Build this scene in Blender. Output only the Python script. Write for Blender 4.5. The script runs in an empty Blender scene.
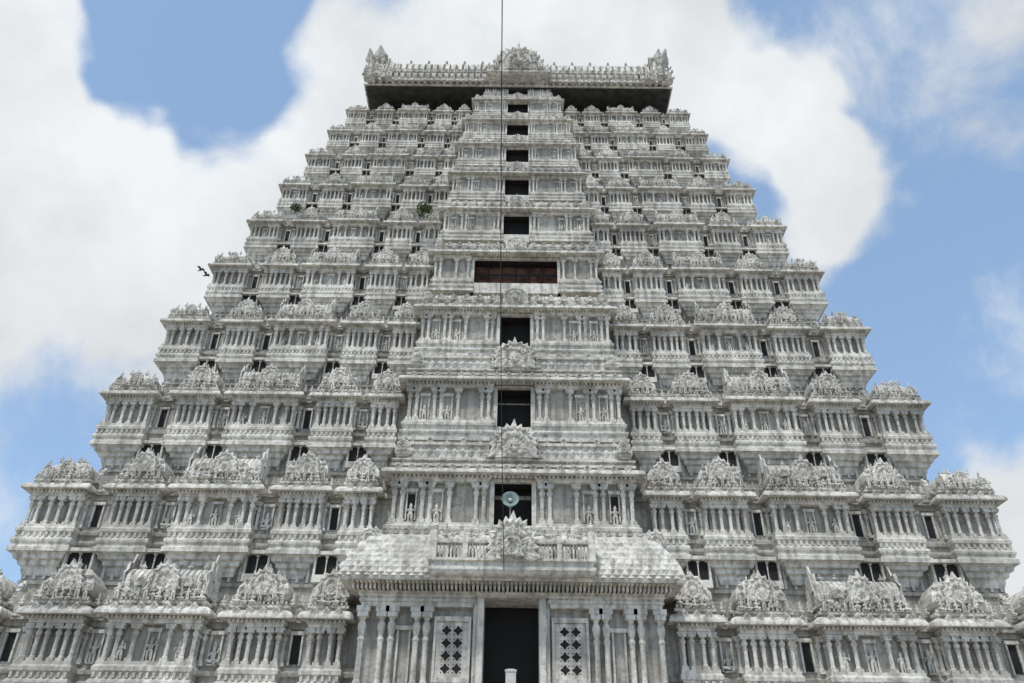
import bpy, math, random
from mathutils import Matrix, Vector
random.seed(7)
R=math.radians
# ------------------------------------------------------------ materials
def new_mat(name):
    m=bpy.data.materials.new(name); m.use_nodes=True
    nt=m.node_tree; b=nt.nodes["Principled BSDF"]; return m,nt,b
def N(nt,t,**k):
    n=nt.nodes.new(t)
    for a,v in k.items(): setattr(n,a,v)
    return n
def plaster(name,light,dark,bump=0.03):
    m,nt,b=new_mat(name); L=nt.links
    g=N(nt,"ShaderNodeNewGeometry"); oi=N(nt,"ShaderNodeObjectInfo")
    n1=N(nt,"ShaderNodeTexNoise"); n1.inputs["Scale"].default_value=0.4; n1.inputs["Detail"].default_value=5; n1.inputs["Roughness"].default_value=.65
    n2=N(nt,"ShaderNodeTexNoise"); n2.inputs["Scale"].default_value=3.4; n2.inputs["Detail"].default_value=3; n2.inputs["Roughness"].default_value=.6
    mp=N(nt,"ShaderNodeMapping"); mp.inputs["Scale"].default_value=(3,3,.3)
    n3=N(nt,"ShaderNodeTexNoise"); n3.inputs["Scale"].default_value=1.3; n3.inputs["Detail"].default_value=3
    L.new(g.outputs["Position"],n1.inputs["Vector"]); L.new(g.outputs["Position"],n2.inputs["Vector"])
    L.new(g.outputs["Position"],mp.inputs["Vector"]); L.new(mp.outputs[0],n3.inputs["Vector"])
    def mr(src,a,b2,c,d):
        r=N(nt,"ShaderNodeMapRange"); r.inputs[1].default_value=a; r.inputs[2].default_value=b2
        r.inputs[3].default_value=c; r.inputs[4].default_value=d; L.new(src,r.inputs[0]); return r.outputs[0]
    def mul(a,b2,op="MULTIPLY"):
        x=N(nt,"ShaderNodeMath",operation=op); L.new(a,x.inputs[0])
        if isinstance(b2,float): x.inputs[1].default_value=b2
        else: L.new(b2,x.inputs[1])
        return x.outputs[0]
    a=mr(n1.outputs[0],.36,.56,.45,1.0); c=mr(n2.outputs[0],.34,.5,.4,1.0); d=mr(n3.outputs[0],.36,.54,.3,1.0)
    f=mul(mul(a,c),d); f=mul(f,mr(oi.outputs["Random"],0,1,.8,1.12))
    mx=N(nt,"ShaderNodeMix",data_type='RGBA'); L.new(f,mx.inputs[0])
    mx.inputs[6].default_value=(*dark,1); mx.inputs[7].default_value=(*light,1)
    L.new(mx.outputs[2],b.inputs["Base Color"]); b.inputs["Roughness"].default_value=.85
    v=N(nt,"ShaderNodeTexVoronoi"); v.inputs["Scale"].default_value=8; L.new(g.outputs["Position"],v.inputs["Vector"])
    ad=mul(v.outputs["Distance"],n2.outputs[0],"ADD")
    bp=N(nt,"ShaderNodeBump"); bp.inputs["Distance"].default_value=bump; bp.inputs["Strength"].default_value=.6
    L.new(ad,bp.inputs["Height"]); L.new(bp.outputs[0],b.inputs["Normal"])
    return m
def simple(name,c,c2=None,scale=3,rough=.8):
    m,nt,b=new_mat(name); L=nt.links
    c2=c2 or tuple(x*.7 for x in c)
    n=N(nt,"ShaderNodeTexNoise"); n.inputs["Scale"].default_value=scale; n.inputs["Detail"].default_value=4
    g=N(nt,"ShaderNodeNewGeometry"); L.new(g.outputs["Position"],n.inputs["Vector"])
    r=N(nt,"ShaderNodeValToRGB"); r.color_ramp.elements[0].position=.35; r.color_ramp.elements[1].position=.65
    r.color_ramp.elements[0].color=(*c2,1); r.color_ramp.elements[1].color=(*c,1)
    L.new(n.outputs[0],r.inputs[0]); L.new(r.outputs[0],b.inputs["Base Color"]); b.inputs["Roughness"].default_value=rough
    return m
M_PL=plaster("weathered_lime_plaster",(.76,.735,.67),(.27,.26,.23))
M_DK=simple("dark_interior",(.010,.009,.009))  # near-black colour stands in for the unlit depth of openings
M_RD=simple("red_brown_timber",(.17,.075,.05),(.035,.02,.017),2)
M_WL=plaster("shaded_recess_plaster",(.47,.455,.41),(.18,.17,.15))  # darker copy of the plaster: shadow between columns put into the colour
M_SH=simple("painted_eave_shade",(.06,.058,.052),(.025,.024,.022),2)  # shade under the crest eave painted as near-black colour
M_WH=simple("fresh_whitewash",(.60,.60,.58),(.5,.5,.48))
M_GR=simple("granite",(.3,.28,.25),(.18,.17,.15),2)
MATS=[M_PL,M_DK,M_RD,M_WL,M_SH,M_WH]
# ------------------------------------------------------------ mesh builder
class MB:
    def __init__(s): s.v=[]; s.f=[]; s.m=[]
    def add(s,vs,fs,mi=0):
        o=len(s.v); s.v+=vs
        for f in fs: s.f.append(tuple(i+o for i in f)); s.m.append(mi)
    def box(s,x0,x1,y0,y1,z0,z1,mi=0):
        s.add([(x0,y0,z0),(x1,y0,z0),(x1,y1,z0),(x0,y1,z0),(x0,y0,z1),(x1,y0,z1),(x1,y1,z1),(x0,y1,z1)],
              [(0,3,2,1),(4,5,6,7),(0,1,5,4),(1,2,6,5),(2,3,7,6),(3,0,4,7)],mi)
    def ring(s,prof,x0,x1,y0,y1,mi=0):
        vs=[];fs=[]
        for o,z in prof:
            vs+=[(x0-o,y0-o,z),(x1+o,y0-o,z),(x1+o,y1+o,z),(x0-o,y1+o,z)]
        n=len(prof)
        for i in range(n-1):
            for j in range(4):
                a=i*4+j;b=i*4+(j+1)%4; fs.append((a,b,b+4,a+4))
        fs.append((3,2,1,0)); k=(n-1)*4; fs.append((k,k+1,k+2,k+3))
        s.add(vs,fs,mi)
    def lathe(s,prof,x,y,z,n=8,sx=1,sy=1,mi=0,M=None):
        vs=[];fs=[]
        for r,h in prof:
            for j in range(n):
                a=2*math.pi*(j+.5)/n
                p=(r*math.cos(a)*sx,r*math.sin(a)*sy,h)
                if M is not None: p=tuple(M@Vector(p))
                vs.append((p[0]+x,p[1]+y,p[2]+z))
        for i in range(len(prof)-1):
            for j in range(n):
                a=i*n+j;b=i*n+(j+1)%n; fs.append((a,b,b+n,a+n))
        fs.append(tuple(range(n-1,-1,-1))); k=(len(prof)-1)*n; fs.append(tuple(range(k,k+n)))
        s.add(vs,fs,mi)
    def col(s,x,y,z0,z1,r,n=8):
        H=z1-z0
        s.box(x-r*1.6,x+r*1.6,y-r*1.6,y+r*1.6,z0,z0+H*.09)
        P=[(1.3,.09),(1.35,.12),(1.0,.16),(.92,.50),(1.0,.58),(1.3,.61),(.85,.65),(1.25,.70),(1.55,.76),(1.25,.80),(.8,.83),(1.3,.87)]
        s.lathe([(a*r,b*H) for a,b in P],x,y,z0,n)
        s.box(x-r*1.9,x+r*1.9,y-r*1.7,y+r*1.7,z0+H*.87,z0+H*.93)
        s.box(x-r*2.4,x+r*2.4,y-r*1.5,y+r*1.5,z0+H*.935,z1)
    def nasi(s,x,y,z,r,n=28,depth=.35,tall=1.15,clip=-.75,sides=1.0,boss=True):
        F=[(.0,-.62),(.13,-.66),(.2,-.25),(.40,-.2),(.46,-.6),(.58,-.78),(.66,-.4),(.78,-.3),(.84,-.68),(1.0,-.4),(1.0,1.0)]
        vs=[];fs=[]
        jit=.04*r if n>16 else 0
        for k,(q,dy) in enumerate(F):
            for j in range(n):
                a=2*math.pi*j/n+math.pi/2
                rr=q*r; sc=1
                if k>=8: sc=1.0+(.12 if j%2==0 else -.06)
                if k>=9 and j==0: sc*=1.2
                if k>=9 and math.sin(a)<-.35: sc*=1.22
                if k in(4,5,6): dy2=dy*(1.1 if j%2 else .85)
                elif k==8: dy2=dy*(1.15 if j%2 else .9)
                else: dy2=dy
                if k<3: sc*=(1.0+.5*abs(math.sin(a)))
                px=rr*sc*math.cos(a)*sides; pz=rr*sc*math.sin(a)*tall-(.12*r if k<3 else 0)
                pz=max(pz,clip*r)
                vs.append((x+px+random.uniform(-jit,jit),y+dy2*depth*r+random.uniform(-jit,jit),z+pz+random.uniform(-jit,jit)))
        for i in range(len(F)-1):
            for j in range(n):
                a=i*n+j;b=i*n+(j+1)%n; fs.append((a,a+n,b+n,b))
        s.add(vs,fs)
    def finial(s,x,y,z,h,n=6):
        P=[(.14,0),(.2,.08),(.12,.16),(.3,.3),(.34,.42),(.2,.55),(.08,.6),(.15,.68),(.06,.76),(.02,1)]
        s.lathe([(a*h,b*h) for a,b in P],x,y,z,n)
    def barrel(s,x0,x1,y,z,a,b,step=.2,seg=10):
        n=max(4,int((x1-x0)/step)); vs=[];fs=[]; m=seg+1
        xs=[]
        for i in range(n):
            u0=x0+(x1-x0)*i/n; u1=x0+(x1-x0)*(i+1)/n; w=(u1-u0)
            xs+=[(u0,.93),(u0+w*.25,.93),(u0+w*.3,1),(u1-w*.05,1)]
        xs.append((x1,1))
        for u,k in xs:
            for j in range(m):
                t=math.pi*j/seg
                yy=-math.cos(t)*a*(1+.12*math.sin(2*min(t,math.pi-t)))*k; zz=math.sin(t)**.85*b*k if j not in(0,seg) else 0
                vs.append((u,y+yy,z+zz))
        for i in range(len(xs)-1):
            for j in range(seg):
                p=i*m+j; fs.append((p,p+m,p+m+1,p+1))
        fs.append(tuple(range(m))); k=(len(xs)-1)*m; fs.append(tuple(range(k+m-1,k-1,-1)))
        s.add(vs,fs)
    def figure(s,x,y,z,h,pose=0):
        def tube(p,q,r0,r1):
            p=Vector(p);q=Vector(q);d=q-p; M=d.to_track_quat('Z','Y').to_matrix()
            s.lathe([(r0*h,0),(r1*h,d.length)],p.x,p.y,p.z,5,M=M)
        s.lathe([(.2*h,0),(.22*h,.05*h),(.12*h,.07*h)],x,y,z,6)
        sd=1 if pose%2 else -1
        if pose<2:
            tube((x-.07*h,y,z+.05*h),(x-.08*h,y-.03*h,z+.46*h),.045,.07); tube((x+.09*h,y,z+.05*h),(x+.06*h,y-.02*h,z+.46*h),.045,.07); zb=.42
        else:
            tube((x-.08*h,y,z+.2*h),(x-.24*h,y-.1*h,z+.2*h),.08,.05); tube((x+.08*h,y,z+.2*h),(x+.24*h,y-.1*h,z+.2*h),.08,.05)
            tube((x-.24*h,y-.1*h,z+.2*h),(x+.02*h,y-.2*h,z+.12*h),.05,.04); tube((x+.24*h,y-.1*h,z+.2*h),(x+.1*h,y-.18*h,z+.05*h),.05,.04); zb=.12
        P=[(.10,0),(.125,.05),(.09,.15),(.13,.3),(.12,.35),(.05,.38),(.075,.43),(.08,.47),(.07,.52),(.085,.54),(.06,.6),(.03,.68),(.01,.72)]
        k=(1-zb)/.72
        s.lathe([(a*h,b*h*k) for a,b in P],x,y,z+zb*h,6,1,.75)
        zs=z+(zb+.33*k)*h
        tube((x-.12*h,y,zs),(x-.2*h,y-.05*h,zs-.17*h),.04,.035); tube((x-.2*h,y-.05*h,zs-.17*h),(x-.16*h,y-.15*h,zs-.05*h),.035,.03)
        tube((x+.12*h,y,zs),(x+.22*h,y-.04*h,zs-.12*h*sd),.04,.035); tube((x+.22*h,y-.04*h,zs-.12*h*sd),(x+.18*h,y-.1*h,zs+.12*h),.035,.03)
    def mesh(s,name,mats=MATS):
        me=bpy.data.meshes.new(name); me.from_pydata(s.v,[],s.f)
        for m in mats: me.materials.append(m)
        me.polygons.foreach_set("material_index",s.m); me.update(); return me
col=bpy.context.scene.collection
def obj(name,me,parent=None,loc=(0,0,0),rz=0,sc=(1,1,1)):
    o=bpy.data.objects.new(name,me); col.objects.link(o); o.parent=parent
    o.location=loc; o.rotation_euler=(0,0,rz); o.scale=sc; return o
# ------------------------------------------------------------ gopuram
CY=46.5
tower=bpy.data.objects.new("temple_gopuram",None); col.objects.link(tower); tower.location=(0,CY,0)
B=[6.8,13.1,18.95,24.5,29.6,34.15,38.3,42.15,45.55,48.65,51.4,53.9]
BAY=[6.0,5.65,5.5,5.3,4.95,4.7,4.4,4.2,3.9,3.3,2.6]

def base_prof(s,H,k=1.0):
    return [(.24*s*k,0),(.24*s*k,.035*H),(.10*s*k,.045*H),(.10*s*k,.06*H),(.2*s*k,.075*H),(.23*s*k,.09*H),(.2*s*k,.105*H),(.03*s*k,.12*H),(.03*s*k,.15*H),(.16*s*k,.16*H),(.18*s*k,.185*H),(.06*s*k,.2*H),(.06*s*k,.22*H)]
def kapota(o,z0,z1,inset=.05):
    h=z1-z0
    return [(.3*o,z0),(o*.92,z0+.02*h),(o,z0+.0*h),(o,z0+.14*h),(o*.96,z0+.35*h),(o*.82,z0+.6*h),(o*.55,z0+.82*h),(o*.15,z1),(-inset,z1)]

def aedicule(kind,a,s,H,over,proj,variant=0,square=False):
    b=MB(); y0=-proj; y1=(2*a-proj) if square else .3*s
    x0,x1=-a,a; ins=.34*s
    # corbelled underside carried by the wall
    b.ring([(-.5*s,-.16*H),(-.42*s,-.12*H),(-.42*s,-.10*H),(-.28*s,-.085*H),(-.25*s,-.055*H),(-.1*s,-.045*H),(-.06*s,-.02*H),(.06*s,-.002)],x0,x1,y0,y1+(.0 if square else .5*s))
    b.ring(base_prof(s,H,.6),x0,x1,y0,y1)
    n=int(2*a/(.24*s))
    for i in range(n+1):
        x=-a+.03*s+(2*a-.06*s)*i/n; b.box(x-.05*s,x+.05*s,y0-.10*s,y0,.118*H,.152*H)
    b.ring([(0,.22*H),(0,.455*H)],x0+ins,x1-ins,y0+ins,y1-(ins if square else 0),3)
    r=.08*s
    def cols(xs,y):
        for x in xs: b.col(x,y,.22*H,.455*H,r)
    g=.34*s
    xs=[-a+r*1.6,a-r*1.6,-a+r*1.6+g,a-r*1.6-g]
    if a>1.25*s: xs+=[-.42*a+r,.42*a-r]
    elif a>.95*s: xs+=[-.12*a-r,.12*a+r]
    cols(xs,y0+r*1.6)
    for yy in (y0+r*1.6+g,):
        b.col(-a+r*1.6,yy,.22*H,.455*H,r); b.col(a-r*1.6,yy,.22*H,.455*H,r)
    if square:
        for yy in (y1-r*1.6,y1-r*1.6-g):
            b.col(-a+r*1.6,yy,.22*H,.455*H,r); b.col(a-r*1.6,yy,.22*H,.455*H,r)
        cols(xs,y1-r*1.6)
    if a>1.25*s:
        b.box(-.22*s,-.16*s,y0+ins-.1*s,y0+ins+.05,.23*H,.41*H); b.box(.16*s,.22*s,y0+ins-.1*s,y0+ins+.05,.23*H,.41*H)
        b.box(-.26*s,.26*s,y0+ins-.13*s,y0+ins+.05,.412*H,.435*H)
        b.figure(0,y0+ins-.1*s,.22*H,.16*H,variant)
        for sx in(-1,1): b.figure(sx*.62*a,y0+ins-.14*s,.22*H,.14*H,1-variant)
    b.ring([(0,.457*H),(0,.475*H),(.07*s,.48*H),(.07*s,.498*H)],x0,x1,y0,y1)
    st=.16*s; n=int(2*a/st)
    for i in range(n+1):
        x=-a+2*a*i/n; b.box(x-.04*s,x+.04*s,y0-.16*s,y0-.05*s,.482*H,.5*H)
    b.ring(kapota(over,.503*H,.565*H),x0,x1,y0,y1)
    nk=max(2,int(round(2*a/(.5*s))))
    for i in range(nk):
        x=-a+2*a*(i+.5)/nk; b.nasi(x,y0-over*.8,.545*H,.13*s,12,.5)
    b.ring([(.0,.565*H),(0,.577*H),(.1*s,.582*H),(.1*s,.60*H),(-.05*s,.605*H)],x0,x1,y0,y1)
    for i in range(n+1):
        x=-a+2*a*i/n; b.box(x-.035*s,x+.035*s,y0-.13*s,y0-.02*s,.602*H,.623*H)
    nf=max(3,int(2*a/(.25*s)))
    for i in range(nf):
        x=-a+2*a*(i+.5)/nf; q=random.random()
        if q<.7: b.figure(x,y0-random.uniform(.08,.22)*s,.60*H,random.uniform(.075,.125)*H,random.choice((0,1,2,3)))
        elif q<.82: b.finial(x,y0-.08*s,.607*H,.07*H,5)
        else: b.nasi(x,y0-.12*s,.635*H,.12*s,10,.5)
    zr=.605*H; hr=.30*H
    if kind=='kuta':
        hr=.275*H; q=.28*s
        b.ring([(-.12*s,zr),(-.12*s,zr+.14*hr),(.02*s,zr+.16*hr),(.10*s,zr+.24*hr),(.08*s,zr+.36*hr),(-.02*s,zr+.48*hr),(-.2*a,zr+.62*hr),(-.42*a,zr+.74*hr),(-.75*a,zr+.82*hr)],x0+q,x1-q,y0+q,(y1-q) if square else y1)
        cy=(y0+y1)/2
        b.finial(0,cy,zr+.78*hr,.26*hr)
        b.nasi(0,y0+.02*s,zr+.38*hr,min(.38*a,.31*s),24,.3)
        if square:
            me=MB(); me.nasi(0,0,0,min(.38*a,.31*s),24,.3)
            cx=a-.02*s
            for sg in(1,-1):
                b.add([(sg*(cx-v[1]),cy+v[0],v[2]+zr+.38*hr) for v in me.v],me.f)
            b.add([(-v[0],y1-.02*s-v[1],v[2]+zr+.38*hr) for v in me.v],me.f)
            for sx in(-1,1):
                b.nasi(sx*(a-.24*s),y0+.1*s,zr+.32*hr,.17*s,14,.5); b.figure(sx*(a-.3*s),y0+.1*s,zr+.42*hr,.24*hr,2); b.figure(sx*.35*a,y0+.15*s,zr+.55*hr,.24*hr,3)
    elif kind=='panjara':
        b.ring([(-.12*s,zr),(-.12*s,zr+.14*hr),(.02*s,zr+.16*hr),(.10*s,zr+.24*hr),(.06*s,zr+.42*hr),(-.1*s,zr+.6*hr),(-.5*a,zr+.8*hr)],x0+.12*s,x1-.12*s,y0+.16*s,y1+.4*s)
        b.nasi(0,y0-.03*s,zr+.43*hr,min(.5*a,.30*hr),26,.28,tall=1.25)
        for sx in(-1,1):
            b.nasi(sx*a*.74,y0-.0*s,zr+.30*hr,.17*s,14,.5); b.finial(sx*a*.7,y0+.2*s,zr+.5*hr,.22*hr)
            b.figure(sx*a*.45,y0+.1*s,zr+.56*hr,.25*hr,2+variant); b.figure(sx*a*.5,y0-.08*s,zr+.08*hr,.36*hr,variant)
        b.finial(0,y0+.45*s,zr+.78*hr,.24*hr)
    elif kind=='shala':
        ra=.62*s
        b.ring([(-.12*s,zr),(-.12*s,zr+.14*hr),(.03*s,zr+.16*hr),(.03*s,zr+.19*hr)],x0+.08*s,x1-.08*s,y0+.08*s,y0+.1*s+2*ra)
        yc=y0+.06*s+ra
        b.barrel(-a+.12*s,a-.12*s,yc,zr+.19*hr,ra,.60*hr,.2*s)
        b.nasi(0,y0-.04*s,zr+.43*hr,min(.32*hr,.38*a),26,.25,tall=1.2)
        for sx in(-1,1):
            b.nasi(sx*a*.52,y0-.02*s,zr+.38*hr,.19*s,16,.5)
            me=MB(); me.nasi(0,0,0,1.0,20,.12,tall=1.1,clip=-.55)
            b.add([(sx*(a-.08*s-v[1]*.5*s),yc+v[0]*ra*1.05,zr+.42*hr+v[2]*.50*hr) for v in me.v],me.f)
            me=[(sx*(a-.2*s),yc-.3*s,zr+.6*hr),(sx*(a+.06*s),yc-.3*s,zr+.9*hr),(sx*(a+.02*s),yc-.3*s,zr+.5*hr),
                (sx*(a-.2*s),yc,zr+.6*hr),(sx*(a+.06*s),yc,zr+.9*hr),(sx*(a+.02*s),yc,zr+.5*hr)]
            b.add(me,[(0,1,2),(3,5,4),(0,3,4,1),(1,4,5,2),(2,5,3,0)])
            b.figure(sx*a*.80,y0-.0*s,zr+.12*hr,.5*hr,2); b.figure(sx*a*.3,y0-.0*s,zr+.1*hr,.45*hr,variant)
        for i in range(5):
            b.finial((i-2)*a*.36,yc,zr+.77*hr,.22*hr)
    elif kind=='demi':
        b.ring([(-.1*s,zr),(-.1*s,zr+.16*hr),(.05*s,zr+.2*hr),(.05*s,zr+.36*hr),(-.3*a,zr+.6*hr)],x0,x1,y0+.1*s,y1+.3*s)
        b.nasi(0,y0,zr+.40*hr,min(.7*a,.32*hr),24,.3); b.finial(0,y0+.4*s,zr+.6*hr,.35*hr)
    return b

def gap_unit(hw,s,H,k,variant=0):
    b=MB(); r=.075*s
    for x in(-hw+.1*s,hw-.1*s): b.col(x,-.1*s,.22*H,.455*H,r)
    b.box(-.24*s,-.17*s,-.1*s,.05,.23*H,.42*H); b.box(.17*s,.24*s,-.1*s,.05,.23*H,.42*H); b.box(-.27*s,.27*s,-.13*s,.05,.422*H,.445*H)
    if variant%2==0: b.figure(0,-.12*s,.222*H,.16*H,variant%4)
    else: b.box(-.17*s,.17*s,-.02,.05,.24*H,.42*H,1)
    b.nasi(0,-.24*s,.545*H,.18*s,14,.5)
    for i in range(3):
        b.figure((i-1)*hw*.6,-.2*s,.60*H,random.uniform(.07,.09)*H,2+i%2)
    z0=(-.165+.022*min(k,8))*H; z1=z0+.15*H; yf=-.27*s if z1>-.02*H else -.12*s
    b.box(-hw*.8,hw*.8,yf-.03,.05,z0,z1,1)  # flat near-black panel painted as the slot's unlit inside
    b.box(-hw*.98,hw*.98,yf-.26*s,.05,z1+.002*H,z1+.03*H)
    for x in(-hw*.88,hw*.88): b.box(x-hw*.08,x+hw*.08,yf-.18*s,.05,z0-.03*H,z1)
    b.col(0,yf-.1*s,z0,z1,.03*s,6)
    b.box(-hw*.98,hw*.98,yf-.2*s,.05,z0-.06*H,z0-.002*H)
    return b

TI=[]
for k in range(10):
    H=B[k+1]-B[k]; s=max(H/5.6,.5); zc=B[k]+.55*H
    W=27.7-.288*zc+.35*math.sin(math.pi*min(1,max(0,(zc-12)/40))); D=CY-(34.0+.2*(zc-10)); over=.38*s; proj=.56*s
    hx=W-over-proj; hy=D-over-proj; TI.append((H,s,zc,W,D,over,proj,hx,hy))
    b=MB()
    pr=[(0,-.42*H),(0,-.235*H),(.1*s,-.225*H),(.1*s,-.20*H),(0,-.19*H),(0,-.045*H),(.12*s,-.035*H),(.12*s,-.01*H)]+[(o*.9,z) for o,z in base_prof(s,H)]+[(0,.222*H),(0,.455*H),(.08*s,.46*H),(.08*s,.49*H)]+kapota(.26*s,.495*H,.555*H,-.05*s)+[(.06*s,.56*H),(.14*s,.57*H),(.14*s,.595*H),(-.3*s,.60*H),(-.3*s,.70*H)]
    b.ring(pr,-hx,hx,-hy,hy,3)
    n=int(2*hx/(.42*s))
    for i in range(n+1):
        x=-hx+.1+(2*hx-.2)*i/n
        for sy in(-1,1):
            ya,yb_=sorted((sy*hy,sy*(hy+.09*s)))
            b.box(x-.06*s,x+.06*s,ya,yb_,-.189*H,-.05*H)
            ya,yb_=sorted((sy*hy,sy*(hy+.13*s))); b.box(x-.1*s,x+.1*s,ya,yb_,-.075*H,-.052*H)
    n=int(2*hy/(.42*s))
    for i in range(n+1):
        y=-hy+.1+(2*hy-.2)*i/n
        for sx in(-1,1):
            xa,xb=sorted((sx*hx,sx*(hx+.09*s))); b.box(xa,xb,y-.06*s,y+.06*s,-.189*H,-.05*H)
    obj("tier_%d_core"%(k+1),b.mesh("tier_core"),tower,(0,0,B[k]))
    ka=.054*W
    kutas=[aedicule('kuta',ka,s,H,over,proj,v,True).mesh("corner_shrine") for v in(0,1)]
    for sx in(-1,1):
        for sy in(-1,1):
            cx=sx*(hx+proj-ka); km=kutas[((sx+1)//2+k)%2]
            if sy<0: obj("tier_%d_corner_shrine"%(k+1),km,tower,(cx,-hy,B[k]),0)
            else: obj("tier_%d_corner_shrine"%(k+1),km,tower,(cx,hy,B[k]),math.pi)
    pm=[aedicule('panjara',.045*W,s,H,over,proj,v%2).mesh("panjara") for v in range(4)]
    sm=[aedicule('shala',.077*W,s,H,over*1.1,proj*1.25,v%2).mesh("shala") for v in range(3)]
    dm=aedicule('demi',.031*W,s,H,over,proj,1).mesh("demi_shrine")
    gm=[gap_unit(.025*W,s,H,k,v).mesh("recess") for v in range(4)]
    gw=gap_unit(.030*W,s,H,k,1).mesh("recess_wide")
    for rot in(0,math.pi):
        for sg in(-1,1):
            def put(name,me,f):
                x=f*W*sg
                loc=(x,-hy,B[k]) if rot==0 else (x,hy,B[k])
                obj("tier_%d_%s"%(k+1,name),me,tower,loc,rot,(random.uniform(.98,1.02),random.uniform(.97,1.03),random.uniform(.985,1.012)))
            put("panjara",random.choice(pm),.77); put("shala",random.choice(sm),.60); put("panjara",random.choice(pm),.43); put("demi_shrine",dm,.312)
            put("recess",gw,.848)
            for f in(.701,.499,.3635): put("recess",random.choice(gm),f)
    fm=min(1,.22*D/(.082*W)); fp=min(1,.13*D/(.048*W))
    for rot,sx in((math.pi/2,1),(-math.pi/2,-1)):
        obj("tier_%d_shala"%(k+1),sm[0],tower,(sx*hx,0,B[k]),rot,(fm,1,1))
        for f in(-.5,.5): obj("tier_%d_panjara"%(k+1),pm[0],tower,(sx*hx,f*D,B[k]),rot,(fp,1,1))
        for f in(-.32,.32,-.69,.69): obj("tier_%d_recess"%(k+1),gm[0],tower,(sx*hx,f*D,B[k]),rot,(.8,1,1))

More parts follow.
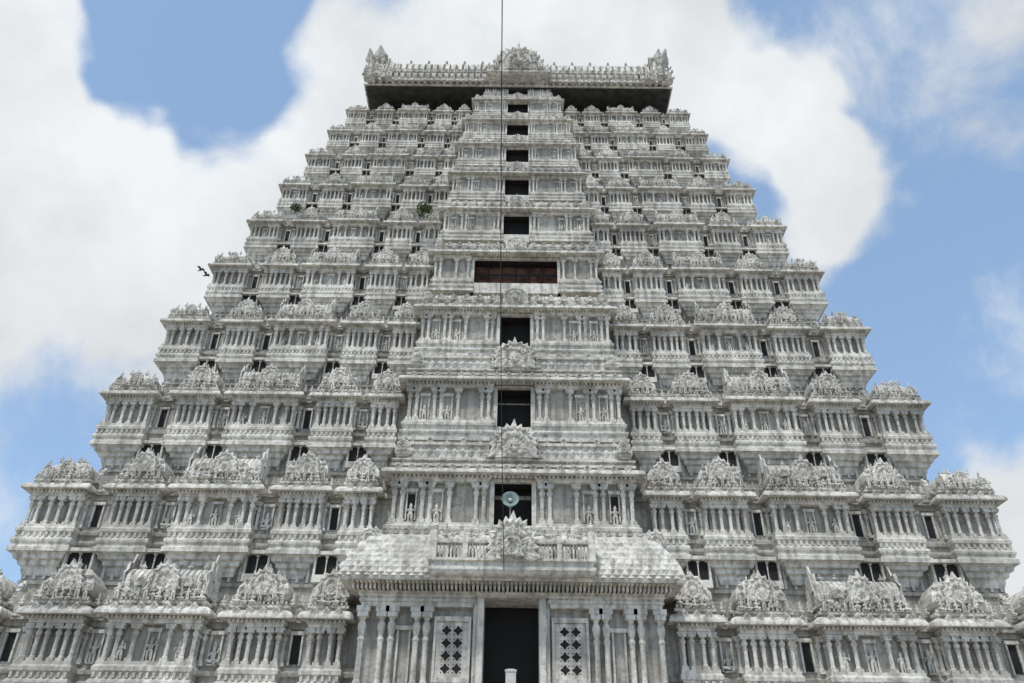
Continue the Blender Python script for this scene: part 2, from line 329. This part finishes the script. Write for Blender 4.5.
# ---- central bays, tiers 2..11
def bay(k):
    H=B[k+1]-B[k]; s=max(H/5.6,.5); c=BAY[k]; zc=B[k]+.6*H
    over=.46*s
    yb=(33+.2*(zc-10))+over-CY
    P=2.6*s+.3
    b=MB(); ow={4:2.5}.get(k,.88-.012*k)
    zo0,zo1=.16*H,.575*H
    x0,x1=-c,c
    ins=.28*s
    for sx in(-1,1):
        xa,xb=(ow+.2*s,c) if sx>0 else (-c,-ow-.2*s)
        b.ring(base_prof(s,H,.9),xa,xb,0,P)
        if sx>0: b.box(xa,xb-ins,ins,P,.218*H,.575*H,3)
        else: b.box(xa+ins,xb,ins,P,.218*H,.575*H,3)
    b.box(-ow-.2*s,ow+.2*s,.05,P,0,zo0)
    b.box(-ow-.2*s,ow+.2*s,ins+.9*s,P,zo0,.575*H,2 if k==4 else 1)
    for sx in(-1,1):
        xa=sx*ow; xb=sx*(ow+.2*s)
        b.box(min(xa,xb),max(xa,xb),ins-.1*s,ins+1.0*s,zo0,zo1)
        xa,xb=sorted((sx*(ow-.003),sx*(ow-.012))); b.box(xa,xb,ins+.1,ins+.95*s,zo0,zo1-.003,1 if k!=4 else 2)
    b.box(-ow-.24*s,ow+.24*s,ins-.14*s,ins+1.0*s,zo1+.002,.6*H)
    b.box(-ow,ow,ins+.1,ins+.9*s,zo1-.012,zo1,1)
    if k==4:
        for i in range(1,6): b.box(-ow+2*ow*i/6-.04,-ow+2*ow*i/6+.04,ins+.6*s,ins+.7*s,zo0,zo1-.02,1)
        b.box(-ow,ow,ins+.5*s,ins+.55*s,.38*H,.41*H,1)
    r=.095*s
    xs=[c-r*1.7,c-r*1.7-.36*s,.74*c,.74*c-.34*s,ow+.45*s,ow+.8*s]
    if k<4: xs+=[.52*c]
    if k==4: xs=[c-r*1.7,c-r*1.7-.36*s,.72*c,ow+.45*s]
    for x in xs:
        for sx in(-1,1): b.col(sx*x,r*1.7,.22*H,.56*H,r)
    for sx in(-1,1):
        for yy in(.45*s,.85*s): b.col(sx*(c-r*1.7),r*1.7+yy,.22*H,.56*H,r)
        if k!=4:
            for xc,wv in(((.86*c if k>3 else .83*c),.17*s),((.62*c),.2*s)):
                if k in(1,) and xc>.7*c: b.box(sx*xc-wv,sx*xc+wv,ins-.02,ins+.05,.26*H,.47*H,1)
                b.box(sx*xc-wv-.06*s,sx*xc-wv,ins-.1*s,ins+.05,.25*H,.48*H); b.box(sx*xc+wv,sx*xc+wv+.06*s,ins-.1*s,ins+.05,.25*H,.48*H)
                b.box(sx*xc-wv-.1*s,sx*xc+wv+.1*s,ins-.14*s,ins+.05,.482*H,.51*H)
                b.figure(sx*xc,ins-.08*s,.222*H,.17*H,k%2)
    b.ring([(0,.562*H),(0,.575*H),(.07*s,.58*H),(.07*s,.602*H)],x0,-ow-.25*s,0,P); b.ring([(0,.562*H),(0,.575*H),(.07*s,.58*H),(.07*s,.602*H)],ow+.25*s,x1,0,P)
    st=.2*s; n=int(2*c/st)
    for i in range(n+1):
        x=-c+2*c*i/n; b.box(x-.05*s,x+.05*s,-.18*s,-.04*s,.588*H,.608*H)
    b.ring(kapota(over,.61*H,.67*H),x0,x1,0,P)
    nk=max(6,int(2*c/(.6*s)))
    for i in range(nk):
        b.nasi(-c+2*c*(i+.5)/nk,-over*.82,.648*H,.16*s,12,.5)
    big=k<=2
    if big:
        b.ring([(-.12*s,.67*H),(-.12*s,.685*H),(.10*s,.69*H),(.10*s,.71*H),(-.05*s,.715*H),(-.05*s,.735*H),(.1*s,.74*H),(.1*s,.755*H),(-.2*s,.76*H)],x0,x1,0,P); zp=.76*H; ph=.17*H
    else:
        b.ring([(-.05*s,.67*H),(-.05*s,.68*H),(.08*s,.685*H),(.08*s,.70*H),(-.1*s,.705*H)],x0,x1,0,P); zp=.70*H; ph=.16*H
    for i in range(n+1):
        x=-c+2*c*i/n; b.box(x-.045*s,x+.045*s,-.03*s,.12*s,zp-.03*H,zp-.004*H)
    if big:
        b.ring([(0,zp),(0,zp+.12*ph),(-.06*s,zp+.14*ph),(-.06*s,zp+.72*ph),(.05*s,zp+.76*ph),(.05*s,zp+.9*ph),(-.05*s,zp+.91*ph)],x0+.1*s,x1-.1*s,.1*s,.3*s)
        m=int(2*c/(.40*s))
        for i in range(m):
            x=-c+.2*s+(2*c-.4*s)*(i+.5)/m; w=.19*s; zz=zp+.43*ph; hh=.27*ph; y=.15*s
            b.add([(x-w,y,zz),(x,y,zz-hh),(x+w,y,zz),(x,y,zz+hh),(x,y-.1*s,zz)],[(0,1,4),(1,2,4),(2,3,4),(3,0,4)])
        for i in range(m//2):
            x=-c+.4*s+(2*c-.8*s)*(i+.5)/(m//2)
            if i%2: b.nasi(x,.15*s,zp+1.0*ph,.14*s,10,.5)
            else: b.figure(x,.15*s,zp+.88*ph,.38*ph,2)
    else:
        for sx in(-1,1):
            xa,xb=sorted((sx*1.0*s,sx*(c-.75*s)))
            b.ring([(-.1*s,zp),(-.1*s,zp+.15*ph),(0,zp+.18*ph),(0,zp+.22*ph)],xa,xb,.05*s,1.0*s)
            b.barrel(xa,xb,.5*s,zp+.22*ph,.5*s,.78*ph,.2*s)
            nn=max(1,int((xb-xa)/(.7*s)))
            for i in range(nn): b.nasi(xa+(xb-xa)*(i+.5)/nn,.0,zp+.5*ph,.22*s,14,.4)
            for i in range(nn+1): b.figure(xa+(xb-xa)*i/nn,-.02*s,zp,.7*ph,2)
    for sx in(-1,1):
        xc=sx*(c-.38*s)
        b.ring([(-.08*s,zp),(-.08*s,zp+.2*ph),(.03*s,zp+.25*ph),(.06*s,zp+.4*ph),(-.04*s,zp+.8*ph),(-.2*s,zp+1.05*ph)],xc-.33*s,xc+.33*s,.02*s,.7*s)
        b.nasi(xc,-.03*s,zp+.6*ph,.28*s,18,.35); b.finial(xc,.35*s,zp+1.0*ph,.4*ph)
        b.figure(sx*(1.15*s),-.0,zp+.02,.85*ph,2+(k%2))
    R0=(.9 if k<=2 else .66)*s
    b.ring([(0,zp-.02*H),(0,zp+.1*ph),(.05*s,zp+.14*ph)],-R0*.95,R0*.95,-.14*s,.3*s)
    b.nasi(0,-.12*s,zp+.05*ph+R0*.72,R0,40,.22,sides=1.15,tall=1.05)
    b.figure(0,-.3*s,zp+.1*ph+R0*.2,R0*.8,2)
    obj("tier_%d_central_bay"%(k+1),b.mesh("central_bay"),tower,(0,yb,B[k]))
    obj("tier_%d_central_bay_rear"%(k+1),b.mesh("central_bay_rear"),tower,(0,-yb,B[k]),math.pi)
for k in range(1,11): bay(k)

# ---- crowning neck, barrel roof
b=MB()
zn=B[10]-1.0
b.ring([(.3,zn-.6),(.3,zn-.2),(0,zn-.15),(0,zn+2.0)],-11.0,11.0,-2.7,2.7,4)  # neck coloured near-black to paint in the eave's shade
for i in range(45):
    x=-10.9+21.8*i/44
    if abs(x)>2.7:
        for sy in(-1,1):
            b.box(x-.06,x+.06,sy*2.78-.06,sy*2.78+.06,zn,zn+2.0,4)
b.ring([(-1.0,zn+1.9),(.85,zn+2.0),(.85,zn+2.08)],-11.1,11.1,-3.9,3.9,4)  # soffit darkened by colour as well, same painted shade
b.ring([(.8,zn+2.082),(.95,zn+2.085),(1.0,zn+2.14),(.7,zn+2.16)],-11.1,11.1,-3.9,3.9)
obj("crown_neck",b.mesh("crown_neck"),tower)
b=MB()
ze=zn+2.15
b.barrel(-11.5,11.5,0,ze,4.7,5.2,.5,18)
for i in range(46):
    x=-11.3+22.6*i/45
    if abs(x)>2.4:
        b.nasi(x,-5.0,ze+.45,.26,14,.4)
        b.box(x-.1,x+.1,-5.35,-4.95,ze-.02,ze+.15)
        me=MB(); me.nasi(0,0,0,.2,12,.4)
        b.add([(x+.1+v[0],-5.25+v[1],ze+1.15+v[2]) for v in me.v],me.f)
b.box(-11.4,11.4,-.35,.35,ze+5.1,ze+5.5)
obj("crown_barrel_roof",b.mesh("crown_barrel_roof"),tower)
b=MB()
for i in range(13):
    b.finial(-9.6+19.2*i/12,0,ze+5.4,3.7,12)
obj("crown_kalasam_finials",b.mesh("kalasams",[simple("weathered_copper",(.28,.26,.22))]),tower)
b=MB()
for sx in(-1,1):
    me=MB(); me.nasi(0,0,0,1,44,.12,tall=1.05,clip=-.5)
    b.add([(sx*(11.5-v[1]*5.5),v[0]*4.6,ze+2.1+v[2]*3.6) for v in me.v],me.f)
    for j in range(17):
        a=R(-14+j*13); y=-math.cos(a)*4.7; z=ze+2.1+math.sin(a)*3.9
        b.lathe([(.42,0),(.55,.25),(.3,.6),(.22,.75),(.05,1.1)],sx*(11.6+random.uniform(-.4,.4)),y,z,6,1,.8,M=Matrix.Rotation(R(random.uniform(-10,25))*sx,3,'Y')@Matrix.Rotation(-(math.pi/2-a)*-.7,3,'X'))
    for (xx,yy,zz,hh) in((11.7,-5.2,ze+.1,2.0),(10.9,-4.9,ze+1.1,2.0),(11.2,-4.2,ze+2.6,1.7),(10.3,-4.3,ze+2.2,1.4),(11.9,-4.6,ze+1.6,1.6),(12.0,-3.6,ze+3.3,1.5),(9.7,-4.6,ze+1.6,1.4)):
        b.figure(sx*xx,yy,zz,hh,2)
    b.figure(sx*10.1,-5.4,ze,1.5,0)
    b.nasi(sx*11.2,-5.2,ze+.9,.8,20,.3)
obj("crown_end_gables",b.mesh("crown_end_gables"),tower)
b=MB()
yf=-5.6
b.ring([(0,52.9),(.25,53.0),(.25,53.2),(0,53.3),(0,53.7)],-2.2,2.2,yf,0)
b.nasi(0,yf-.1,54.3,1.35,48,.22)
b.nasi(0,yf+.5,54.6,1.8,48,.25)
b.barrel(-2.0,2.0,yf+1.2,53.6,1.2,1.4,.2)
b.figure(0,yf-.5,53.7,1.1,2)
for sx in(-1,1):
    b.figure(sx*1.7,yf-.25,53.3,1.3,0); b.finial(sx*1.2,yf+.2,55.4,.8); b.figure(sx*2.3,yf+.1,53.2,1.3,2)
b.finial(0,yf+.3,55.9,.9)
obj("crown_central_gable",b.mesh("crown_central_gable"),tower)

# ---- tier 1 porch
b=MB(); F=33.0-CY
zf=5.2; ow=1.12; c=6.1
for sx in(-1,1):
    xa,xb=sorted((sx*(ow+.28),sx*c))
    b.box(xa,xb,F+.35,F+3.5,zf,10.6,3)
    j0,j1=sorted((sx*ow,sx*(ow+.26))); b.box(j0,j1,F+.05,F+1.6,zf,10.6)
    j0,j1=sorted((sx*(ow+.262),sx*(ow+.42))); b.box(j0,j1,F+.15,F+1.6,zf,10.6)
    p0,p1=sorted((sx*1.72,sx*3.0))
    b.box(p0,p1,F+.22,F+.34,7.55,9.65)
    b.box(p0-.1,p1+.1,F+.12,F+.34,9.66,9.85); b.box(p0-.1,p1+.1,F+.12,F+.34,7.35,7.54)
    b.box(p0-.1,p0-.002,F+.14,F+.34,7.545,9.655); b.box(p1+.002,p1+.1,F+.14,F+.34,7.545,9.655)
    for ix in range(2):
        for iz in range(4):
            cx=(p0+p1)/2+(ix-.5)*.46; cz=7.88+iz*.48
            vs=[(cx,F+.215,cz)]
            for j in range(16):
                a=2*math.pi*j/16; rr=.2 if j%4==0 else (.12 if j%4==2 else .15)
                vs.append((cx+rr*math.cos(a),F+.215,cz+rr*math.sin(a)))
            b.add(vs,[(0,1+(j+1)%16,1+j) for j in range(16)],1)
            for j in range(4):
                a=math.pi/4+math.pi*j/2; q=.2; b.add([(cx+q*math.cos(a)+dx,F+.212,cz+q*math.sin(a)+dz) for dx,dz in((-.03,0),(0,-.03),(.03,0),(0,.03))],[(0,1,2,3)],1)
    for x in(3.4,3.8,4.8,5.2,5.98):
        b.col(sx*x,F+.12,6.9,10.2,.115,10)
    for yy in(.6,1.1,1.9): b.col(sx*6.0,F+.12+yy,6.9,10.2,.115,10)
    b.box(sx*4.3-.28,sx*4.3-.2,F+.22,F+.4,7.3,9.3); b.box(sx*4.3+.2,sx*4.3+.28,F+.22,F+.4,7.3,9.3)
    b.box(sx*4.3-.33,sx*4.3+.33,F+.18,F+.4,9.32,9.48)
    xa,xb=sorted((sx*(ow+.45),sx*c))
    b.ring([(0.0,10.2),(.0,10.35),(.08,10.38),(.08,10.5),(.0,10.52),(.15,10.66)],xa,xb,F+.0,F+3.5)
b.box(-ow-.42,ow+.42,F+.0,F+1.6,10.602,10.75)
b.box(-ow-.3,ow+.3,F+1.7,F+3.5,zf,10.6,1)
b.ring([(.1,10.66),(.16,10.78)],-c,c,F+.0,F+3.5)
n=74
for i in range(n+1):
    x=-c-.3+(2*c+.6)*i/n; b.box(x-.045,x+.045,F-.55,F+.0,10.76,10.93); b.box(x-.045,x+.045,F-.8,F+.0,10.94,11.02)
prof=[(.3,10.98),(.82,11.03),(.95,11.0),(1.0,11.1),(.99,11.3),(.9,11.65),(.72,12.05),(.48,12.45),(.2,12.85),(-.12,13.2),(-.3,13.3),(-.5,13.34)]
b.ring(prof,-5.95,5.95,F,F+3.5)
def prof_at(t):
    q=prof[3:10]; u=t*(len(q)-1); i=min(int(u),len(q)-2); f=u-i
    return (q[i][0]*(1-f)+q[i+1][0]*f, q[i][1]*(1-f)+q[i+1][1]*f)
rows=9
for r_ in range(rows):
    t=(r_+.5)/rows; o,z=prof_at(t); o0,z0=prof_at(max(0,t-.9/rows)); o1,z1=prof_at(min(1,t+.9/rows))
    hw=5.95+o; m=int(2*hw/.36)
    for i in range(m):
        x=-hw+2*hw*(i+(.5 if r_%2 else .05))/m; w=.165
        if abs(x)<3.3: continue
        b.add([(x-w,F-o-.01,z),(x,F-o0-.01,z0),(x+w,F-o-.01,z),(x,F-o1-.01,z1),(x,F-o-.10,z-.03)],[(0,1,4),(1,2,4),(2,3,4),(3,0,4)])
b.box(-6.1,6.1,F+.35,F+.7,13.3,13.5)
for i in range(28): b.nasi(-5.9+11.8*i/27,F+.35,13.45,.14,10,.5)
for sx in(-1,1): b.nasi(sx*6.1,F+.1,13.0,.42,20,.4)
yb=F-1.35
b.ring([(-.1,11.1),(.0,11.15),(.1,11.3),(.1,11.42),(.0,11.45),(0,11.6),(.12,11.66),(.12,11.76)],-3.25,3.25,yb,F)
n=44
for i in range(n+1):
    x=-3.2+6.4*i/n; b.lathe([(.045,0),(.03,.12),(.06,.3),(.03,.5),(.045,.62)],x,yb+.05,11.76,6)
b.ring([(.08,12.38),(.1,12.45),(.1,12.55),(0,12.6)],-3.25,3.25,yb,yb+.2)
for sx in(-1,1):
    b.box(sx*3.2-.14,sx*3.2+.14,yb-.08,yb+.24,11.7,12.9); b.finial(sx*3.2,yb+.08,12.9,.55,8)
    b.box(sx*1.9-.1,sx*1.9+.1,yb-.08,yb+.2,11.7,12.7)
    b.box(sx*3.2-.05,sx*3.2+.05,yb+.2,F,11.76,12.55)
    b.figure(sx*2.7,yb+.1,12.6,.7,2); b.figure(sx*1.45,yb+.1,12.6,.8,3)
    for q in(.5,.75): b.figure(sx*3.05*q+sx*.2,yb+.5,12.2,1.1,0)
b.nasi(0,yb-.05,12.35,.92,44,.25,sides=1.05); b.nasi(0,yb-.3,12.1,.42,24,.3); b.figure(0,yb-.35,12.35,.75,2)
b.finial(0,yb+.05,13.2,.5)
b.box(-.2,.2,F+.05,F+.35,zf,7.75,5)
b.ring([(0,7.75),(.04,7.77),(.04,7.84),(-.1,7.9)],-.19,.19,F+.07,F+.33,5)
obj("tier_1_entrance_porch",b.mesh("entrance_porch"),tower)

# ---- granite base storey
b=MB(); H1=TI[0]; hx,hy=H1[7],H1[8]
for sx in(-1,1):
    xa,xb=sorted((sx*2.2,sx*(hx+.2)))
    b.ring([(.6,0),(.6,.6),(.3,.8),(.5,1.2),(.2,1.4),(.2,5.0),(.6,5.1),(.6,5.3),(.1,5.6),(.1,5.9)],xa,xb,-hy-.2,hy+.2)
    n=14
    for i in range(n): b.col(sx*(3+ (hx-4)*i/(n-1)),-hy-.45,1.4,5.0,.2)
b.box(-2.2,2.2,-hy-.9,hy,4.8,5.2)
b.box(-6.2,6.2,F+.0,-hy-1,4.5,5.2)
for sx in(-1,1): b.box(min(sx*2.2,sx*6.1),max(sx*2.2,sx*6.1),F+.1,-hy-.9,0,4.5)
obj("granite_base_storey",b.mesh("granite_base",[M_GR,M_DK,M_RD,M_GR]),tower)

# ------------------------------------------------------------ loudspeaker
def speaker(x,y,z,r,yaw,pitch=0):
    b=MB()
    M=Matrix.Rotation(yaw,3,'Z')@Matrix.Rotation(R(90)+pitch,3,'X')
    b.lathe([(.12*r,-.9*r),(.3*r,-.88*r),(.3*r,-.5*r),(.14*r,-.45*r),(.2*r,-.1*r),(.42*r,.25*r),(.75*r,.5*r),(r,.62*r),(1.04*r,.6*r),(1.04*r,.66*r),(.98*r,.67*r),(.72*r,.54*r),(.38*r,.28*r),(.14*r,-.05*r)],0,0,0,24,M=M,mi=0)
    b.lathe([(.2*r,.1*r),(.26*r,.5*r),(.12*r,.6*r)],0,0,0,12,M=M,mi=1)
    b.box(-.03,.03,.1*r,.16*r,-2.0*r,-.2*r,1)
    obj("loudspeaker",b.mesh("loudspeaker",[simple("painted_speaker_metal",(.25,.34,.32),(.15,.23,.23),6,.5),simple("speaker_core",(.5,.5,.48))]),None,(x,y,z))
speaker(-.12,34.5,15.3,.38,0,R(-12))
# ------------------------------------------------------------ weeds
def weed(x,y,z,r,n):
    b=MB()
    for i in range(5):
        d=Vector((random.uniform(-1,1),random.uniform(-1,.2),random.uniform(.3,1))).normalized()
        b.lathe([(.02,0),(.008,r)],0,0,0,5,M=d.to_track_quat('Z','Y').to_matrix(),mi=1)
    for i in range(n):
        d=Vector((random.gauss(0,1),random.gauss(0,1),random.gauss(.3,.8))).normalized()*r*random.uniform(.25,1)
        q=Matrix.Rotation(random.uniform(0,6.3),3,'Z')@Matrix.Rotation(random.uniform(0,3),3,'X'); w=.07;l=.13
        p=[d+q@Vector(t) for t in((0,0,0),(w,l*.5,0.02),(0,l,0),(-w,l*.5,.02))]
        b.add([tuple(t) for t in p],[(0,1,2,3)],0)
    obj("wild_fig_shrub",b.mesh("shrub",[simple("leaf",(.08,.13,.035),(.035,.06,.018)),simple("twig",(.1,.07,.04))]),None,(x,y,z))
weed(-5.9,38.5,36.5,.6,280); weed(-14.2,38.6,36.6,.4,130)
# ------------------------------------------------------------ pigeons
def pigeon(x,y,z,yaw):
    b=MB(); M=Matrix.Rotation(yaw,3,'Z')@Matrix.Rotation(R(80),3,'X')
    b.lathe([(.01,-.2),(.035,-.14),(.07,-.03),(.075,.05),(.045,.12),(.04,.15),(.035,.18),(.008,.22)],0,0,0,8,M=M)
    for sx in(-1,1):
        p=[(0,-.05,.03),(sx*.16,-.09,.12),(sx*.33,.03,.10),(sx*.16,.08,.08),(0,.09,.02),(sx*.16,0,.135)]
        b.add([tuple(Matrix.Rotation(yaw,3,'Z')@Vector(t)) for t in p],[(0,1,5),(1,2,5),(2,3,5),(3,4,5),(4,0,5)])
    p=[(0,.1,0),(-.06,.27,0),(.06,.27,0),(0,.2,.02)]
    b.add([tuple(Matrix.Rotation(yaw,3,'Z')@Vector(t)) for t in p],[(0,1,3),(1,2,3),(2,0,3)])
    obj("pigeon",b.mesh("pigeon",[simple("pigeon_feather",(.06,.06,.07))]),None,(x,y,z))
pigeon(-19.9,40,32.7,R(60)); pigeon(-19.6,40.3,32.5,R(75))
# ------------------------------------------------------------ cable
cu=bpy.data.curves.new("overhead_cable",'CURVE'); cu.dimensions='3D'; cu.bevel_depth=.014; cu.bevel_resolution=2
sp=cu.splines.new('NURBS'); pts=[(-.3,32.9,10.7),(-.40,27,13.2),(-.47,20,16.4),(-.44,12,20.5),(-.37,4,25),(-.33,-8,32)]
sp.points.add(len(pts)-1)
for p,q in zip(sp.points,pts): p.co=(*q,1)
sp.use_endpoint_u=True; sp.order_u=3
cm=simple("black_cable",(.05,.045,.04)); cu.materials.append(cm)
o=bpy.data.objects.new("overhead_cable",cu); col.objects.link(o)
# ------------------------------------------------------------ ground
b=MB(); b.box(-1500,1500,-1500,1500,-.3,0)
obj("ground",b.mesh("ground",[simple("paving_ground",(.40,.36,.30),(.3,.27,.23),.4)]))
# ------------------------------------------------------------ sky / sun
SE,SA=R(60),R(203)
w=bpy.data.worlds.new("World"); bpy.context.scene.world=w; w.use_nodes=True
nt=w.node_tree; L=nt.links; bg=nt.nodes["Background"]; bg.inputs[1].default_value=.15
sky=N(nt,"ShaderNodeTexSky"); sky.sky_type='NISHITA'; sky.sun_disc=False; sky.sun_elevation=SE; sky.sun_rotation=SA; sky.dust_density=1.0; sky.air_density=1.0
tc=N(nt,"ShaderNodeTexCoord")
def math_(op,a,b_=None,c_=None,clamp=False):
    m=N(nt,"ShaderNodeMath",operation=op); m.use_clamp=clamp
    for i,v in enumerate((a,b_,c_)):
        if v is None: continue
        if isinstance(v,(int,float)): m.inputs[i].default_value=v
        else: L.new(v,m.inputs[i])
    return m.outputs[0]
def noise(scale,det=8,ro=.55,vec=None,dist=0):
    n=N(nt,"ShaderNodeTexNoise"); n.inputs["Scale"].default_value=scale; n.inputs["Detail"].default_value=det; n.inputs["Roughness"].default_value=ro; n.inputs["Distortion"].default_value=dist
    L.new(vec or tc.outputs["Generated"],n.inputs["Vector"]); return n
nd=noise(5,3)
vs_=N(nt,"ShaderNodeVectorMath",operation='SUBTRACT'); L.new(nd.outputs["Color"],vs_.inputs[0]); vs_.inputs[1].default_value=(.5,.5,.5)
vm=N(nt,"ShaderNodeVectorMath",operation='MULTIPLY_ADD'); L.new(vs_.outputs[0],vm.inputs[0]); vm.inputs[1].default_value=(.2,.2,.2); L.new(tc.outputs["Generated"],vm.inputs[2])
vn=N(nt,"ShaderNodeVectorMath",operation='NORMALIZE'); L.new(vm.outputs[0],vn.inputs[0])
blobs=[(-39,36,13,1),(-24,40,11,1),(-25,31,9,.7),(-12,51,9,1),(3,58,11,.9),(10,53,9,1),(19,51,7,.6),(25,46,6.2,1),(27,39.5,5.5,1.1),(33.5,18,6,1),(43,42,5,.2),(-33,21,8,.5),(-49,44,9,.9),(-31,49.5,8.5,-1.2),(38,29,6,.4),(60,50,14,.7),(-70,40,18,.8),(0,80,20,.6),(120,50,30,.7),(-130,45,30,.7),(180,50,30,.6)]
acc=None
for az,el,r_,wt in blobs:
    d=(math.sin(R(az))*math.cos(R(el)),math.cos(R(az))*math.cos(R(el)),math.sin(R(el)))
    dt=N(nt,"ShaderNodeVectorMath",operation='DOT_PRODUCT'); L.new(vn.outputs[0],dt.inputs[0]); dt.inputs[1].default_value=d
    mr=N(nt,"ShaderNodeMapRange"); mr.interpolation_type='SMOOTHSTEP'
    mr.inputs[1].default_value=math.cos(R(r_)); mr.inputs[2].default_value=math.cos(R(r_*.3)); mr.inputs[3].default_value=0; mr.inputs[4].default_value=wt
    L.new(dt.outputs["Value"],mr.inputs[0])
    acc=mr.outputs[0] if acc is None else math_('ADD',acc,mr.outputs[0])
acc=math_('MINIMUM',acc,1.15)
f1=noise(4.5,10,.64,dist=.3)
dens=math_('ADD',acc,math_('MULTIPLY',math_('SUBTRACT',f1.outputs[0],.5),2.2))
cr=N(nt,"ShaderNodeMapRange"); cr.interpolation_type='SMOOTHSTEP'; cr.inputs[1].default_value=.0; cr.inputs[2].default_value=.85; L.new(dens,cr.inputs[0])
f2=noise(3.4,6,.58)
sh=N(nt,"ShaderNodeMapRange"); L.new(f2.outputs[0],sh.inputs[0]); sh.inputs[1].default_value=.35; sh.inputs[2].default_value=.64; sh.inputs[3].default_value=4.7; sh.inputs[4].default_value=6.3
cc=N(nt,"ShaderNodeCombineColor"); L.new(math_('MULTIPLY',sh.outputs[0],.94),cc.inputs[0]); L.new(math_('MULTIPLY',sh.outputs[0],.975),cc.inputs[1]); L.new(sh.outputs[0],cc.inputs[2])
hz=N(nt,"ShaderNodeMix",data_type='RGBA'); hz.inputs[0].default_value=.28; L.new(sky.outputs[0],hz.inputs[6]); hz.inputs[7].default_value=(4.0,6.2,9.2,1)
mx=N(nt,"ShaderNodeMix",data_type='RGBA'); L.new(cr.outputs[0],mx.inputs[0]); L.new(hz.outputs[2],mx.inputs[6]); L.new(cc.outputs[0],mx.inputs[7])
L.new(mx.outputs[2],bg.inputs[0])
sl=bpy.data.lights.new("sun",'SUN'); sl.energy=2.2; sl.angle=R(6); sl.color=(1,.96,.89)
so=bpy.data.objects.new("sun",sl); col.objects.link(so)
sd=Vector((math.sin(SA)*math.cos(SE),math.cos(SA)*math.cos(SE),math.sin(SE)))
so.rotation_euler=sd.to_track_quat('Z','Y').to_euler(); so.location=(0,-20,80)
# ------------------------------------------------------------ camera
cam=bpy.data.cameras.new("camera"); co=bpy.data.objects.new("camera",cam); col.objects.link(co)
cam.sensor_width=36; cam.lens=36*800/1024; cam.clip_end=5000
Mx=Matrix.Rotation(R(.25),4,'Z')@Matrix.Rotation(R(90+33),4,'X')@Matrix.Rotation(R(.85),4,'Z')
co.matrix_world=Matrix.Translation((0,0,1.6))@Mx
bpy.context.scene.camera=co
sc=bpy.context.scene; sc.view_settings.view_transform='Standard'; sc.view_settings.look='None'; sc.view_settings.exposure=0
